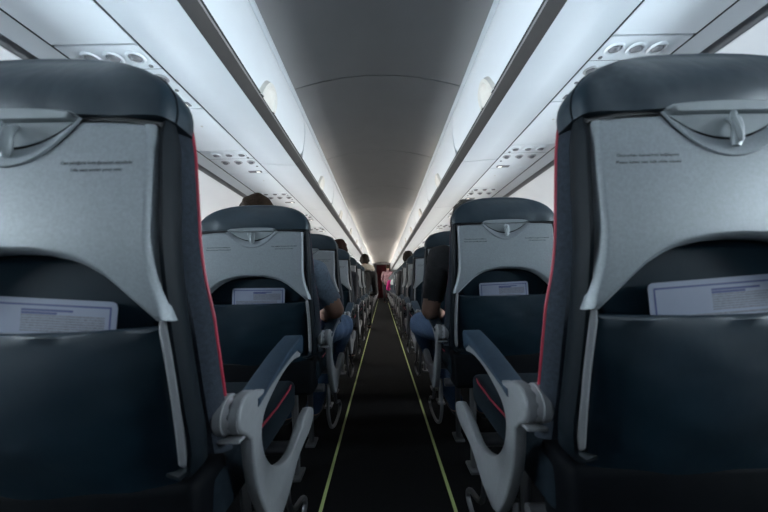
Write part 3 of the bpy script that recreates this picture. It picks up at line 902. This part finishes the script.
J.update(head=(.425, 1.43, 1.115), neck=(.44, 1.42, 1.01), chest=(.43, 1.40, .89), shL=(.275, 1.39, .945), elL=(.225, 1.44, .70), wrL=(.32, 1.67, .66),
         hipL=(.40, 1.43, .59), knL=(.215, 1.76, .60), anL=(.44, 1.90, .085))
person('person in black T-shirt and blue jeans, second row right aisle seat', J,
       dict(shirt=(.008, .008, .010), trousers=JEANS, shoes=(.03, .03, .03), hair=(.14, .13, .12), skin=(.33, .19, .14)), voxel=.0085, sleeve=.78)
J = seated(-1, 3, .0, .05, 0, -.03)
J['head'] = (-.40, 2.83, 1.155)
person('person with reddish-brown hair rising above the fourth row left seat', J, dict(shirt=(.008, .01, .018), trousers=(.01, .01, .015), shoes=(.02, .02, .02), hair=(.035, .014, .009)), voxel=.012, sleeve=1.2)
J = seated(-1, 4, -.07, -.02, 0, -.01)
person('person in dark blue sleeve, fifth row left aisle seat', J, dict(shirt=(.006, .009, .02), trousers=(.01, .015, .03), shoes=(.02, .02, .02), hair=(.02, .015, .01)), voxel=.013, sleeve=1.2)
J = seated(-1, 6, .10, .10, 0, .02, .09)
J.update(head=(-.30, 5.26, 1.26), neck=(-.285, 5.24, 1.12), chest=(-.285, 5.23, .98))
person('person in black jacket with cream hood leaning into the aisle on the left', J, dict(shirt=(.006, .006, .007), trousers=(.01, .01, .012), shoes=(.02, .02, .02), hair=(.012, .008, .005)),
       voxel=.013, sleeve=1.2, hood=(.34, .31, .25))
J = seated(1, 5, 0, -.06, 0, .02, .06)
J.update(head=(.40, 4.50, 1.215), neck=(.41, 4.49, 1.08))
person('person with dark curly hair above the sixth row right seat', J, dict(shirt=(.01, .01, .012), trousers=(.02, .02, .03), shoes=(.02, .02, .02), hair=(.012, .009, .007)), voxel=.013, hair='long', sleeve=1.2)
J = seated(1, 11, -.06, -.06, -.02, .04)
person('person in bright magenta top leaning towards the aisle on the right', J, dict(shirt=(.60, .02, .22), trousers=(.03, .03, .04), shoes=(.02, .02, .02), hair=(.02, .012, .01)), voxel=.014, sleeve=1.2, hair='long')
J = seated(1, 9, -.03, -.02, -.05, .06)
J['wrL'] = (.33, 7.62, .92); J['elL'] = (.245, 7.50, .86)
person('person with raised white sleeve in a right aisle seat', J, dict(shirt=(.62, .62, .64), trousers=(.03, .03, .04), shoes=(.02, .02, .02), hair=(.02, .012, .01)), voxel=.014, sleeve=1.2)
# someone standing in the aisle far ahead
x, y = .23, 13.3
J = dict(pelvis=(x-.06, y, .92), spine=(x-.04, y, 1.08), chest=(x, y, 1.28), neck=(x+.02, y, 1.46), head=(x+.03, y+.01, 1.59),
         shL=(x-.17, y, 1.36), shR=(x+.19, y, 1.36), elL=(x-.24, y+.05, 1.10), elR=(x+.24, y+.05, 1.10), wrL=(x-.20, y+.16, .92), wrR=(x+.20, y+.16, .92),
         hipL=(x-.14, y, .88), hipR=(x+.02, y, .88), knL=(x-.14, y+.02, .48), knR=(x+.02, y+.02, .48), anL=(x-.14, y-.01, .085), anR=(x+.02, y-.01, .085))
person('person standing far down the aisle in a pale pink checked shirt', J, dict(shirt=(.22, .12, .135), trousers=(.01, .008, .01), shoes=(.02, .02, .02), hair=(.05, .03, .02), pat=.6, ps=18), voxel=.016, sleeve=1.2, group='people in the aisle')

# ------------------------------------------------------------------ curtain at the far end
t = thing('curtain', 'dark red curtain closing the far end of the aisle', 'curtain', (0, YE-.10, 0))
bm = bmesh.new()
N = 80; zz = [.04, .5, 1.0, 1.5, 2.0]
V = [[bm.verts.new((-.32+.80*i/N, .028*math.sin(i/N*2*PI*11)+.012*math.sin(i*.9+z), z)) for i in range(N+1)] for z in zz]
for i in range(len(zz)-1):
    for j in range(N): bm.faces.new((V[i][j], V[i][j+1], V[i+1][j+1], V[i+1][j]))
bmesh.ops.solidify(bm, geom=bm.faces[:], thickness=.004)
obj('curtain_cloth', bm, 'curtain', t)
bm = bmesh.new(); tube(bm, [(-.6, 0, 2.03), (.6, 0, 2.03)], .014, 10); box(bm, (-.62, -.02, 2.01), (-.59, .10, 2.05)); box(bm, (.59, -.02, 2.01), (.62, .10, 2.05))
obj('curtain_rail', bm, 'tube', t)
